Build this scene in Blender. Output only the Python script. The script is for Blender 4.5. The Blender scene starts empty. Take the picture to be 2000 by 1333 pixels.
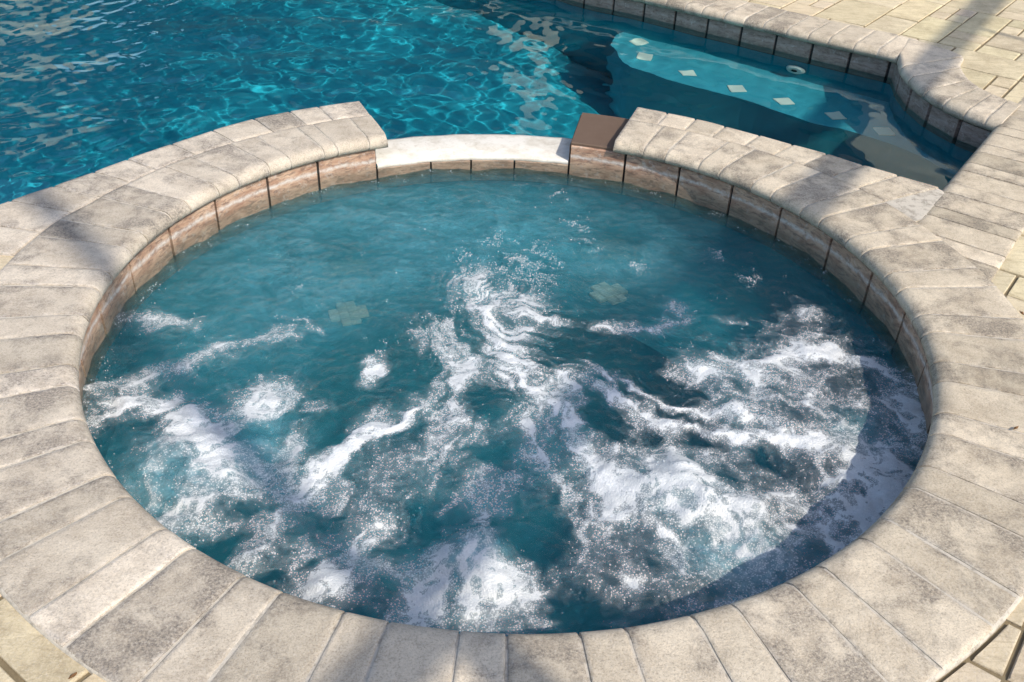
import bpy, bmesh, math, random
import numpy as np
from mathutils import Vector, Matrix, geometry

random.seed(7); rng = np.random.default_rng(11)
SC = bpy.context.scene
COL = SC.collection

# ------------------------------------------------------------------ camera
cam_d = bpy.data.cameras.new('camera'); cam = bpy.data.objects.new('camera', cam_d); COL.objects.link(cam)
_r, _u, _w = Vector((0.999125, 0.021342, 0.035967)), Vector((-0.041670, 0.581384, 0.812562)), Vector((0.003569, 0.813350, -0.581764))
cam.matrix_world = Matrix(((_r.x, _u.x, -_w.x, 0.0), (_r.y, _u.y, -_w.y, -2.1403), (_r.z, _u.z, -_w.z, 1.3764), (0, 0, 0, 1)))
cam_d.sensor_width = 36; cam_d.lens = 33.756; cam_d.clip_start = 0.05; cam_d.clip_end = 300
SC.camera = cam

# ------------------------------------------------------------------ light
SUN_AZ = Vector((0.676, -0.737, 0.0)).normalized(); SUN_EL = math.radians(44)
world = bpy.data.worlds.new('World'); SC.world = world; world.use_nodes = True
wn = world.node_tree; sky = wn.nodes.new('ShaderNodeTexSky'); sky.sky_type = 'NISHITA'; sky.sun_disc = False
sky.sun_elevation = SUN_EL; sky.sun_rotation = math.atan2(SUN_AZ.x, SUN_AZ.y); sky.dust_density = 1.5
bg = wn.nodes['Background']; bg.inputs['Strength'].default_value = 0.15; wn.links.new(sky.outputs[0], bg.inputs[0])
sd = bpy.data.lights.new('sun', 'SUN'); sd.energy = 3.0; sd.angle = math.radians(0.7); sd.color = (1.0, 0.93, 0.82)
sun = bpy.data.objects.new('sun', sd); COL.objects.link(sun)
sun_dir = SUN_AZ * math.cos(SUN_EL) + Vector((0, 0, math.sin(SUN_EL)))
sun.rotation_euler = sun_dir.to_track_quat('Z', 'Y').to_euler(); sun.location = sun_dir * 12
sd.cycles.is_caustics_light = True
SC.view_settings.view_transform = 'Standard'; SC.view_settings.look = 'None'; SC.view_settings.gamma = 1
SC.view_settings.exposure = 0.46; SC.view_settings.use_curve_mapping = False
SC.render.engine = 'CYCLES'
cy = SC.cycles
cy.max_bounces = 8; cy.transmission_bounces = 6; cy.transparent_max_bounces = 8; cy.glossy_bounces = 4; cy.diffuse_bounces = 3
cy.caustics_refractive = True; cy.caustics_reflective = False; cy.blur_glossy = 0.3; cy.sample_clamp_indirect = 6.0
cy.use_denoising = True; cy.use_adaptive_sampling = True; cy.adaptive_threshold = 0.02

# ------------------------------------------------------------------ helpers
def tag(o, label=None, cat=None, group=None, kind=None):
    for k, v in (('label', label), ('category', cat), ('group', group), ('kind', kind)):
        if v: o[k] = v
    return o

def empty(name, loc=(0, 0, 0)):
    o = bpy.data.objects.new(name, None); o.location = loc; o.empty_display_size = 0.1; COL.objects.link(o); return o

def mesh(name, verts, faces, mat, parent=None, smooth=False, attrs=None, origin=None):
    """verts in world space; origin moves the object's origin there"""
    me = bpy.data.meshes.new(name)
    v = np.asarray(verts, float)
    if origin is not None: v = v - np.asarray(origin)
    me.from_pydata([tuple(p) for p in v], [], [tuple(f) for f in faces])
    for k, a in (attrs or {}).items():
        me.attributes.new(k, 'FLOAT', 'POINT').data.foreach_set('value', np.asarray(a, np.float32))
    if smooth: me.polygons.foreach_set('use_smooth', [True] * len(me.polygons))
    me.materials.append(mat); me.update()
    o = bpy.data.objects.new(name, me); COL.objects.link(o)
    if origin is not None: o.location = origin
    if parent is not None:
        o.parent = parent
        if origin is not None: o.location = Vector(origin) - parent.location
        elif parent.location.length > 0: o.location = -parent.location
    return o

def box(name, lo, hi, mat, parent=None, bevel=0.0, rotz=0.0):
    """a bevelled box between two corners, turned about its own middle"""
    lo, hi = Vector(lo), Vector(hi); c = (lo + hi) / 2; d = hi - lo
    bm = bmesh.new(); bmesh.ops.create_cube(bm, size=1.0)
    for q in bm.verts: q.co = Vector((q.co.x * d.x, q.co.y * d.y, q.co.z * d.z))
    if bevel: bmesh.ops.bevel(bm, geom=bm.edges[:], offset=bevel, segments=2, affect='EDGES')
    me = bpy.data.meshes.new(name); bm.to_mesh(me); bm.free(); me.materials.append(mat)
    o = bpy.data.objects.new(name, me); COL.objects.link(o); o.location = c; o.rotation_euler.z = rotz
    if parent is not None: o.parent = parent; o.location = c - parent.location
    return o

def beam(name, a, b, w, h, mat, parent=None):
    a, b = Vector(a), Vector(b); d = (b - a); L = d.length; d.normalize()
    up = Vector((0, 0, 1)) if abs(d.z) < 0.9 else Vector((SUN_AZ.x, SUN_AZ.y, 0))
    s = d.cross(up).normalized(); t = s.cross(d)
    vs = [p + s * (w / 2 * i) + t * (h / 2 * j) for p in (a, b) for i, j in ((-1, -1), (1, -1), (1, 1), (-1, 1))]
    return mesh(name, [tuple(v) for v in vs], [(0, 1, 2, 3), (7, 6, 5, 4), (0, 4, 5, 1), (1, 5, 6, 2), (2, 6, 7, 3), (3, 7, 4, 0)], mat, parent, origin=tuple((a + b) / 2))

def interp(pts):
    """arc-length parametrised polyline -> f(s), total length"""
    P = np.asarray(pts, float); L = np.concatenate([[0], np.cumsum(np.hypot(*np.diff(P, axis=0).T))])
    return (lambda s: np.array([np.interp(s, L, P[:, 0]), np.interp(s, L, P[:, 1])])), L[-1]

# lattice noise, periodic table
_T = rng.random((256, 256))
def vnoise(x, y):
    xi, yi = np.floor(x).astype(int), np.floor(y).astype(int); fx, fy = x - xi, y - yi
    fx = fx * fx * (3 - 2 * fx); fy = fy * fy * (3 - 2 * fy)
    g = lambda a, b: _T[a & 255, b & 255]
    return (g(xi, yi) * (1 - fx) + g(xi + 1, yi) * fx) * (1 - fy) + (g(xi, yi + 1) * (1 - fx) + g(xi + 1, yi + 1) * fx) * fy
def fbm(x, y, o=4, gain=.5):
    t = 0; a = 1; n = 0
    for k in range(o):
        t = t + a * vnoise(x * 2 ** k + 17.3 * k, y * 2 ** k + 9.1 * k); n += a; a *= gain
    return t / n

# ------------------------------------------------------------------ materials
class N:
    """tiny node-tree writer"""
    def __init__(s, name):
        s.m = bpy.data.materials.new(name); s.m.use_nodes = True; s.t = s.m.node_tree; s.t.nodes.clear()
        s.out = s.add('OutputMaterial')
    def add(s, kind, **kw):
        n = s.t.nodes.new('ShaderNode' + kind)
        for k, v in kw.items(): setattr(n, k, v)
        return n
    def put(s, sock, v):
        if isinstance(v, bpy.types.NodeSocket): s.t.links.new(v, sock)
        elif v is not None:
            if isinstance(v, tuple) and len(v) == 3 and sock.type == 'RGBA': v = v + (1,)
            sock.default_value = v
    def noise(s, vec, scale, detail=4, rough=.55, dist=0.0):
        n = s.add('TexNoise'); s.put(n.inputs['Vector'], vec); n.inputs['Scale'].default_value = scale
        n.inputs['Detail'].default_value = detail; n.inputs['Roughness'].default_value = rough; n.inputs['Distortion'].default_value = dist
        return n.outputs['Fac']
    def voronoi(s, vec, scale, feature='F1', out='Distance'):
        n = s.add('TexVoronoi', feature=feature); s.put(n.inputs['Vector'], vec); n.inputs['Scale'].default_value = scale
        return n.outputs[out]
    def ramp(s, f, *stops):
        n = s.add('ValToRGB'); s.put(n.inputs[0], f); e = n.color_ramp.elements
        while len(e) < len(stops): e.new(0.5)
        for q, (p, c) in zip(e, stops): q.position = p; q.color = (c, c, c, 1) if not isinstance(c, tuple) else c + (1,)
        return n.outputs[0]
    def mix(s, f, a, b, mode='MIX'):
        n = s.add('Mix', data_type='RGBA', blend_type=mode); s.put(n.inputs[0], f); s.put(n.inputs[6], a); s.put(n.inputs[7], b)
        return n.outputs[2]
    def math(s, op, a, b=None, c=None, clamp=False):
        n = s.add('Math', operation=op, use_clamp=clamp)
        for i, v in enumerate((a, b, c)):
            if v is not None: s.put(n.inputs[i], v)
        return n.outputs[0]
    def vmath(s, op, a, b):
        n = s.add('VectorMath', operation=op); s.put(n.inputs[0], a); s.put(n.inputs[1], b); return n.outputs[0]
    def bump(s, h, strength, dist, normal=None):
        n = s.add('Bump'); s.put(n.inputs['Height'], h); n.inputs['Strength'].default_value = strength; n.inputs['Distance'].default_value = dist
        if normal is not None: s.put(n.inputs['Normal'], normal)
        return n.outputs[0]
    def attr(s, name):
        n = s.add('Attribute', attribute_name=name); return n.outputs['Fac']
    def pos(s): return s.add('NewGeometry').outputs['Position']
    def bsdf(s, color, rough, normal=None, spec=.4, **kw):
        n = s.add('BsdfPrincipled'); s.put(n.inputs['Base Color'], color); s.put(n.inputs['Roughness'], rough)
        s.put(n.inputs['Specular IOR Level'], spec)
        if normal is not None: s.put(n.inputs['Normal'], normal)
        for k, v in kw.items(): s.put(n.inputs[k.replace('_', ' ')], v)
        return n.outputs[0]
    def shmix(s, f, a, b):
        n = s.add('MixShader'); s.put(n.inputs[0], f); s.put(n.inputs[1], a); s.put(n.inputs[2], b); return n.outputs[0]
    def done(s, sh): s.put(s.out.inputs[0], sh); return s.m

def stone_mat(name, pale, mid, dark, stain=.5, streak=0.0, grain=1.0, bloom=.5):
    """weathered cast stone: every piece takes its own tint from the object's colour and random"""
    n = N(name); p = n.pos(); oi = n.add('ObjectInfo'); rnd = oi.outputs['Random']
    off = n.add('CombineXYZ'); n.put(off.inputs[0], n.math('MULTIPLY', rnd, 37.0)); n.put(off.inputs[1], n.math('MULTIPLY', rnd, -53.0)); n.put(off.inputs[2], 0.0)
    q = n.vmath('ADD', p, off.outputs[0])
    big = n.noise(q, 6.5, 6, .7, .2); med = n.noise(q, 26, 6, .75, .2); fine = n.noise(p, 120, 5, .85); gr = n.noise(p, 260, 4, .8)
    c = n.mix(n.ramp(big, (.38, 0.0), (.60, 1.0)), mid, pale)
    c = n.mix(n.math('MULTIPLY', n.ramp(med, (.44, 0.0), (.58, 1.0)), .45), c, pale)
    e = n.attr('edge')
    # dark growth and soot in blotches, heavier on some pieces, breaking up into grains at its rim
    blot = n.math('ADD', n.math('MULTIPLY', n.noise(q, 7.0, 6, .72, .25), .82), n.math('MULTIPLY', fine, .18))
    blot = n.math('ADD', blot, n.math('MULTIPLY', n.math('SUBTRACT', rnd, .55), .12))
    st = n.ramp(n.math('ADD', blot, n.math('MULTIPLY', e, .045)), (.485, 0.0), (.60, 1.0))
    st = n.math('MULTIPLY', st, n.ramp(n.noise(p, 150, 4, .8), (.38, .30), (.60, 1.0)))
    c = n.mix(n.math('MULTIPLY', st, stain), c, dark)
    # pale lime bloom along the joints
    lime = n.math('MULTIPLY', n.math('POWER', e, 2.2), n.ramp(n.noise(p, 22, 4, .7), (.45, 0.0), (.6, 1.0)))
    c = n.mix(n.math('MULTIPLY', lime, bloom), c, (.68, .64, .58))
    if streak:
        sc = n.add('Mapping'); n.put(sc.inputs[0], p); sc.inputs['Rotation'].default_value = (0, 0, math.radians(20)); sc.inputs['Scale'].default_value = (3, 26, 3)
        c = n.mix(n.math('MULTIPLY', n.ramp(n.noise(sc.outputs[0], 3.0, 5, .6, 1.2), (.50, 0.0), (.64, 1.0)), streak), c, dark)
    c = n.mix(n.math('MULTIPLY', n.ramp(fine, (.38, 1.0), (.53, 0.0)), .45 * grain), c, n.mix(.5, c, dark))
    c = n.mix(n.math('MULTIPLY', n.ramp(gr, (.38, 1.0), (.47, 0.0)), .50 * grain), c, n.mix(.75, c, dark))
    c = n.mix(n.math('MULTIPLY', n.ramp(gr, (.54, 0.0), (.64, 1.0)), .38 * grain), c, (.66, .62, .56))
    c = n.mix(1.0, c, oi.outputs['Color'], 'MULTIPLY')
    h = n.math('ADD', n.math('MULTIPLY', fine, .55), n.math('ADD', n.math('MULTIPLY', gr, .5), n.math('MULTIPLY', med, 1.6)))
    return n.done(n.bsdf(c, .88, n.bump(h, .6, .004), .25))

M = {}
M['coping'] = stone_mat('weathered cast stone', (.65, .57, .45), (.48, .41, .315), (.115, .10, .09), .80)
M['paver'] = stone_mat('cream sandstone paver', (.70, .59, .40), (.58, .48, .315), (.25, .19, .12), .45, .30, .7, .0)

n = N('lime mortar'); p = n.pos()
c = n.mix(n.ramp(n.noise(p, 42, 5, .75), (.36, 0.0), (.52, 1.0)), (.34, .30, .245), (.56, .505, .42))
M['mortar'] = n.done(n.bsdf(c, .95, n.bump(n.noise(p, 350, 3, .7), .6, .003), .1))
n = N('jointing sand'); p = n.pos()
c = n.mix(n.noise(p, 30, 5, .7), (.13, .105, .07), (.33, .26, .155))
M['sand'] = n.done(n.bsdf(c, 1.0, n.bump(n.noise(p, 500, 3, .7), .7, .003), .05))

def plaster(name, a, b):
    n = N(name); p = n.pos()
    c = n.mix(n.ramp(n.noise(p, 2.2, 5, .6, .5), (.35, 0.0), (.65, 1.0)), a, b)
    c = n.mix(n.math('MULTIPLY', n.noise(p, 160, 3, .7), .18), c, (.01, .05, .07))
    return n.done(n.bsdf(c, .9, None, .1))
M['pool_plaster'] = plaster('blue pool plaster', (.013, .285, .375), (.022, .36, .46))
M['bench_plaster_lit'] = plaster('lit blue bench plaster', (.055, .38, .47), (.08, .45, .54))  # paler copy of the pool plaster, the bench's sunlight put into its colour
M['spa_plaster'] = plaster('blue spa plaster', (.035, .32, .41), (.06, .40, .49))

for key, tname, lim, ca, cb in (('tile', 'slate spa tile', 1.0, (.36, .20, .13), (.62, .43, .30)), ('pool_tile', 'slate pool tile', .18, (.27, .20, .165), (.40, .31, .26))):
    n = N(tname); p = n.pos(); oi = n.add('ObjectInfo')
    off = n.add('CombineXYZ'); n.put(off.inputs[0], n.math('MULTIPLY', oi.outputs['Random'], 31.0)); q = n.vmath('ADD', p, off.outputs[0])
    mp = n.add('Mapping'); n.put(mp.inputs[0], q); mp.inputs['Scale'].default_value = (1, 1, 3.2)
    c = n.mix(n.ramp(n.noise(mp.outputs[0], 11, 6, .65, .8), (.35, 0.0), (.65, 1.0)), ca, cb)
    c = n.mix(n.math('MULTIPLY', n.ramp(n.noise(mp.outputs[0], 26, 5, .7, .6), (.49, 0.0), (.60, 1.0)), .7), c, (.17, .11, .085))
    sx = n.add('SeparateXYZ'); n.put(sx.inputs[0], p); z = sx.outputs[2]
    zz = n.math('ADD', z, n.math('MULTIPLY', n.math('SUBTRACT', n.noise(p, 14, 4, .7), .5), .030))
    band = n.ramp(n.math('ABSOLUTE', n.math('ADD', zz, .092)), (.0, 1.0), (.010, 0.0))
    c = n.mix(n.math('MULTIPLY', n.math('MULTIPLY', band, lim), n.ramp(n.noise(p, 60, 4, .7), (.35, .2), (.55, 1.0))), c, (.66, .60, .54))
    c = n.mix(n.math('MULTIPLY', n.ramp(n.noise(p, 38, 5, .75), (.56, 0.0), (.66, 1.0)), .5), c, (.60, .54, .48))
    alg = n.ramp(n.math('MULTIPLY', zz, -1.0), (.100, 0.0), (.135, 1.0))
    c = n.mix(n.math('MULTIPLY', alg, .55), c, (.085, .10, .075))
    M[key] = n.done(n.bsdf(c, .48, n.bump(n.noise(mp.outputs[0], 60, 5, .7), .5, .004), .35))
n = N('dark tile grout'); M['grout'] = n.done(n.bsdf(n.mix(n.noise(n.pos(), 50), (.012, .012, .013), (.05, .045, .04)), .9))
n = N('white spillway plaster'); p = n.pos()
c = n.mix(n.ramp(n.noise(p, 14, 6, .7), (.42, 0.0), (.62, 1.0)), (.74, .70, .62), (.60, .55, .46))
c = n.mix(n.math('MULTIPLY', n.ramp(n.noise(p, 34, 6, .75, .5), (.55, 0.0), (.64, 1.0)), .35), c, (.40, .34, .26))
M['white'] = n.done(n.bsdf(c, .7, n.bump(n.noise(p, 120, 4, .7), .35, .002), .3))
n = N('bronze coating'); p = n.pos()
c = n.mix(n.noise(p, 25, 5, .7), (.115, .075, .052), (.165, .112, .08))
M['brown'] = n.done(n.bsdf(c, .6, n.bump(n.noise(p, 200, 3, .7), .3, .002), .3))
n = N('cream marker tile'); M['marker'] = n.done(n.bsdf(n.mix(n.noise(n.pos(), 40), (.86, .82, .68), (.93, .90, .78)), .4))
n = N('white fitting plastic'); M['plastic'] = n.done(n.bsdf((.80, .78, .72), .35))
n = N('dark bronze aluminium'); M['bronze'] = n.done(n.bsdf((.07, .055, .045), .45, None, .5))
n = N('cream stucco'); p = n.pos()
M['stucco'] = n.done(n.bsdf(n.mix(n.noise(p, 1.5, 5), (.66, .57, .44), (.74, .65, .52)), .95, n.bump(n.noise(p, 60, 4, .7), .5, .01), .1))
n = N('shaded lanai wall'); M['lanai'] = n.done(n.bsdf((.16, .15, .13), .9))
n = N('roof tile'); M['roof'] = n.done(n.bsdf(n.mix(n.noise(n.pos(), 6, 4), (.14, .10, .08), (.22, .15, .11)), .9))
n = N('window glass'); M['glass'] = n.done(n.bsdf((.02, .03, .035), .05, None, .6))
n = N('leaf green'); M['foliage'] = n.done(n.bsdf(n.mix(n.noise(n.pos(), 2.0, 4), (.020, .045, .014), (.05, .095, .028)), .7))
n = N('bark'); M['bark'] = n.done(n.bsdf(n.mix(n.noise(n.pos(), 9, 4), (.05, .035, .025), (.13, .10, .07)), .95))
n = N('dry leaf'); M['leaf'] = n.done(n.bsdf(n.mix(n.noise(n.pos(), 150), (.06, .03, .015), (.24, .12, .04)), .8))
n = N('hole black'); M['hole'] = n.done(n.bsdf((.01, .01, .01), .9))

n = N('clear pool water')
g = n.add('BsdfGlass'); g.distribution = 'MULTI_GGX' if False else 'GGX'; g.inputs['Roughness'].default_value = 0.0; g.inputs['IOR'].default_value = 1.333
n.put(g.inputs['Color'], (.80, .965, .98)); M['water'] = n.done(g.outputs[0])
# ------------------------------------------------------------------ measured layout (metres; coping top z = 0, spa centre = origin)
RN, RT = 1.070, 1.100                  # spa: nose of the coping, face of the waterline tiles
ZP, ZS = -0.130, -0.160                # pool and spa water levels
TC = 0.050                             # coping thickness
rad = math.radians
def pol(r, th): return np.array([r * math.cos(th), r * math.sin(th)])
_ot = np.radians([8, 20, 29, 33, 37.6, 42.4, 47.2, 52.7, 57.5, 66.6, 71.6, 114.5, 121, 131, 140, 144, 150.5, 155, 160.4, 166, 172, 178])
_or = np.array([1.90, 1.72, 1.589, 1.54, 1.498, 1.47, 1.443, 1.427, 1.418, 1.420, 1.423, 1.423, 1.427, 1.437, 1.433, 1.436, 1.452, 1.468, 1.508, 1.568, 1.66, 1.80])
def r_out(th): return float(np.interp(th, _ot, _or))
_bt = np.radians([0, 8, 20, 30, 44, 56, 71.6, 114.5, 126, 150, 157, 163, 168, 175, 360])
_br = np.array([1.36, 1.36, 1.345, 1.345, 1.32, 1.30, 1.29, 1.28, 1.285, 1.315, 1.325, 1.335, 1.355, 1.36, 1.36])
def r_row(th): return float(np.interp(th % (2 * math.pi), _bt, _br))

def r_wall(t): return 1.300 if rad(80.2) < t < rad(116.4) else r_out(t) - .03
FAR = [(-3.60, 5.765), (0.585, 2.862), (1.018, 2.550), (1.377, 2.292), (1.600, 2.145), (1.672, 2.085)]
far_A, far_L = interp(FAR)
_fd = np.array([.590, .807])
def far_B(s): return far_A(s) + _fd * .27
ARC_A = [(1.672, 2.085), (1.640, 1.960), (1.632, 1.839), (1.645, 1.684), (1.689, 1.535), (1.756, 1.421), (1.830, 1.330)]
ARC_B = [(1.790, 2.325), (1.955, 2.120), (1.905, 1.975), (1.881, 1.825), (1.892, 1.715), (1.930, 1.625), (1.990, 1.540)]
_s = np.linspace(0, 1, len(ARC_A))
def _cr(P):
    P = np.array(P); 
    def f(s):
        k = min(int(s * (len(P) - 1)), len(P) - 2); u = s * (len(P) - 1) - k
        p0, p1, p2, p3 = P[max(k - 1, 0)], P[k], P[k + 1], P[min(k + 2, len(P) - 1)]
        return .5 * ((2 * p1) + (p2 - p0) * u + (2 * p0 - 5 * p1 + 4 * p2 - p3) * u * u + (3 * p1 - p0 - 3 * p2 + p3) * u ** 3)
    return f
arc_A, arc_B = _cr(ARC_A), _cr(ARC_B)
SD, SN = np.array([.576, .817]), np.array([.817, -.576])
S0 = np.array([1.232, .517])
def str_A(s): return S0 + SD * s
def str_B(s): return S0 + SD * s + SN * .289

# pool outline at the wall face, anticlockwise from the strip's spa end
PW = [tuple(str_A(s) + SN * .045) for s in (.30, .60, .95)]
PW += [tuple(arc_A(s) + (arc_B(s) - arc_A(s)) / np.linalg.norm(arc_B(s) - arc_A(s)) * .045) for s in np.linspace(.97, .10, 14)]
PW += [tuple(np.array(q) + _fd * .060) for q in FAR[::-1]]
PW += [(-6.5, 6.2), (-6.5, -1.0), (-2.75, -1.0)]
PW += [tuple(pol(r_wall(t), t)) for t in np.radians(np.concatenate([np.linspace(172, 116.5, 16), np.linspace(116.3, 80.3, 14), np.linspace(80.1, 29, 16)]))]
PWA = np.array(PW)
def inside(P, poly):
    x, y = P[:, 0], P[:, 1]; c = np.zeros(len(P), bool); n_ = len(poly)
    for i in range(n_):
        (x1, y1), (x2, y2) = poly[i], poly[i - 1]
        c ^= ((y1 > y) != (y2 > y)) & (x < (x2 - x1) * (y - y1) / ((y2 - y1) + 1e-12) + x1)
    return c

def cdt(loops, extra=()):
    vs, es = [], []
    for L in loops:
        b = len(vs); vs += [Vector(q) for q in L]; es += [(b + i, b + (i + 1) % len(L)) for i in range(len(L))]
    vs += [Vector(q) for q in extra]
    r = geometry.delaunay_2d_cdt(vs, es, [], 0, 1e-5)
    return np.array([tuple(v) for v in r[0]]), r[2]

# ------------------------------------------------------------------ ground and basins
spa_loop = [tuple(pol(r_wall(t) - .004 if rad(30) < t < rad(171) else 1.20, t)) for t in np.linspace(0, 2 * math.pi, 120, endpoint=False)]
v, fs = cdt([[(-60, -60), (60, -60), (60, 60), (-60, 60)], PW, spa_loop])
cen = np.array([v[list(f)].mean(0) for f in fs]); keep = ~inside(cen, PW) & ~inside(cen, spa_loop) & ~((np.hypot(cen[:, 0], cen[:, 1]) < 1.5) & (cen[:, 1] > .9))
ground = mesh('ground', np.c_[v, np.full(len(v), -.0165)], [f for f, k in zip(fs, keep) if k], M['sand'])
tag(ground, 'sandy bed under the paving around pool and spa', kind='structure')

FLOOR = -2.2
def floor_z(x, y):
    d = (x * .82 - (y - 1.2) * .20)                       # deep end on the right, below the bench
    return -.70 - 1.00 / (1 + np.exp(-(d - .10) / .30))
gx = [(x, y) for x in np.arange(-6.4, 2.0, .15) for y in np.arange(-.95, 6.1, .15)]
gx = [q for q, k_ in zip(gx, inside(np.array(gx), PW)) if k_]
v, fs = cdt([PW], gx); cen = np.array([v[list(f)].mean(0) for f in fs]); fs = [f for f, k in zip(fs, inside(cen, PW)) if k]
nv = len(v); W3 = [(x, y, -.131 if (np.hypot(x, y) < 1.31) else -.051) for x, y in PW] + [(x, y, FLOOR) for x, y in PW]
verts = [(x, y, floor_z(x, y)) for x, y in v] + W3; k = len(PW)
faces = [tuple(f) for f in fs] + [(nv + i, nv + k + i, nv + k + (i + 1) % k, nv + (i + 1) % k) for i in range(k)]
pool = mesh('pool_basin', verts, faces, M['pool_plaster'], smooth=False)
tag(pool, 'blue plastered swimming pool basin beyond the spa', kind='structure')

# swim-out bench along the far wall with cream marker tiles
EDGE = [(1.76, 1.37), (1.70, 1.53), (1.59, 1.685), (1.425, 1.815), (1.245, 1.905), (1.03, 2.10), (0.77, 2.285), (0.535, 2.48), (0.485, 2.59), (0.465, 2.77), (0.50, 2.93), (0.56, 3.00)]
_ce = _cr(EDGE); EDGE = [tuple(_ce(q)) for q in np.linspace(0, 1, 45)]
ZB = -.45
back = [(0.62, 2.925 + .03), (1.05, 2.64), (1.42, 2.375), (1.65, 2.215), (1.75, 2.12), (1.72, 1.95), (1.715, 1.80), (1.74, 1.65), (1.80, 1.45)]
bl = EDGE + back; k = len(bl)
v, fs = cdt([bl]); cen = np.array([v[list(f)].mean(0) for f in fs]); fs = [tuple(f) for f, q in zip(fs, inside(cen, bl)) if q]
nv = len(v)
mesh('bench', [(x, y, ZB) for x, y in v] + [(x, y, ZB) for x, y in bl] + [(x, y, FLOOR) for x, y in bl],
     fs + [(nv + i, nv + i + 1, nv + k + i + 1, nv + k + i) for i in range(len(EDGE) - 1)], M['bench_plaster_lit'], pool)
for x, y, a in ((0.605, 2.825, 70), (0.625, 2.60, 30), (0.81, 2.41, -36), (1.02, 2.235, -36), (1.215, 2.10, -33), (1.415, 1.955, -30), (1.59, 1.815, -40)):
    box('marker_tile', (x - .038, y - .038, ZB), (x + .038, y + .038, ZB + .008), M['marker'], pool, .002, rad(a + 45))
# return fitting on the far wall
fx = np.array([1.330, 2.42]); bm = bmesh.new()
rot = Matrix.Rotation(rad(90), 4, 'X')
bmesh.ops.create_cone(bm, cap_ends=True, segments=24, radius1=.052, radius2=.040, depth=.022)
bmesh.ops.bevel(bm, geom=bm.edges[:], offset=.003, segments=1, affect='EDGES')
me = bpy.data.meshes.new('return_fitting'); bm.to_mesh(me); bm.free(); me.materials.append(M['plastic'])
fit = bpy.data.objects.new('return_fitting', me); COL.objects.link(fit); fit.parent = pool
fit.location = (1.318, 2.386, -.325); fit.rotation_euler = Vector((-.59, -.807, 0)).to_track_quat('Z', 'Y').to_euler()
bm = bmesh.new(); bmesh.ops.create_cone(bm, cap_ends=True, segments=16, radius1=.015, radius2=.015, depth=.004)
me = bpy.data.meshes.new('nozzle'); bm.to_mesh(me); bm.free(); me.materials.append(M['hole'])
noz = bpy.data.objects.new('nozzle', me); COL.objects.link(noz); noz.parent = fit; noz.location = (0, 0, .0125)

# spa shell: outer wall, bench ring, foot well, and the notch of the spillway
SP0, SP1, BK0 = rad(79.9), rad(116.7), rad(71.6)
ths = sorted(set(np.round(np.concatenate([np.linspace(0, 2 * math.pi, 145)[:-1], [SP0, SP1, BK0, SP0 - .001, SP1 + .001, rad(80.25), rad(116.35), rad(80.15), rad(116.45)]]), 5)))
verts, faces = [], []
for t in ths:
    top = -.128 if SP0 - 1e-4 <= t <= SP1 + 1e-4 else -.0505
    ro = r_wall(t) if rad(29) < t < rad(172) else 1.33
    rb = RT + .012
    for r_, z_ in ((ro, FLOOR), (ro, top), (rb, top), (rb, -.46), (.68, -.465), (.655, -.48), (.63, -.92), (.52, -.96)):
        verts.append((*pol(r_, t), z_))
m_ = 8; k = len(ths)
for i in range(k):
    for j in range(m_ - 1):
        a, b = i * m_ + j, ((i + 1) % k) * m_ + j
        faces.append((a, b, b + 1, a + 1))
faces.append(tuple(i * m_ + m_ - 1 for i in range(k))[::-1])
spa = mesh('spa_basin', verts, faces, M['spa_plaster'])
tag(spa, 'round blue plastered spa basin with bench ring', kind='structure')
for x, y, a in ((-.545, .545, 20), (.348, .74, 35)):
    ca, sa = math.cos(rad(a)), math.sin(rad(a))
    for k in range(16):
        u_, v_ = (k % 4 - 1.5) * .0325, (k // 4 - 1.5) * .0325
        if abs(u_) + abs(v_) > .09: continue
        px_, py_ = x + u_ * ca - v_ * sa, y + u_ * sa + v_ * ca
        box('marker_tile', (px_ - .0155, py_ - .0155, -.464), (px_ + .0155, py_ + .0155, -.4525 + rng.uniform(0, .002)), M['marker'], spa, .002, rad(a))

def arc_block(name, t0, t1, r0, r1, z0, z1, mat, parent, seg=2, bev=.003, org=True):
    """a piece of a ring with eased edges"""
    vs, fc = [], []
    prof = [(r0, z0), (r0, z1 - bev), (r0 + bev, z1), (r1 - bev, z1), (r1, z1 - bev), (r1, z0)]
    for i in range(seg + 1):
        t = t0 + (t1 - t0) * i / seg
        for q, (r_, z_) in enumerate(prof): vs.append((*pol(r_, t), z_))
    L = len(prof)
    for i in range(seg):
        for j in range(L): fc.append((i * L + j, i * L + (j + 1) % L, (i + 1) * L + (j + 1) % L, (i + 1) * L + j))
    fc.append(tuple(range(L))[::-1]); fc.append(tuple(range(seg * L, seg * L + L)))
    o_ = tuple(np.mean(np.array(vs), axis=0)) if org else None
    return mesh(name, vs, fc, mat, parent, origin=o_)

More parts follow.
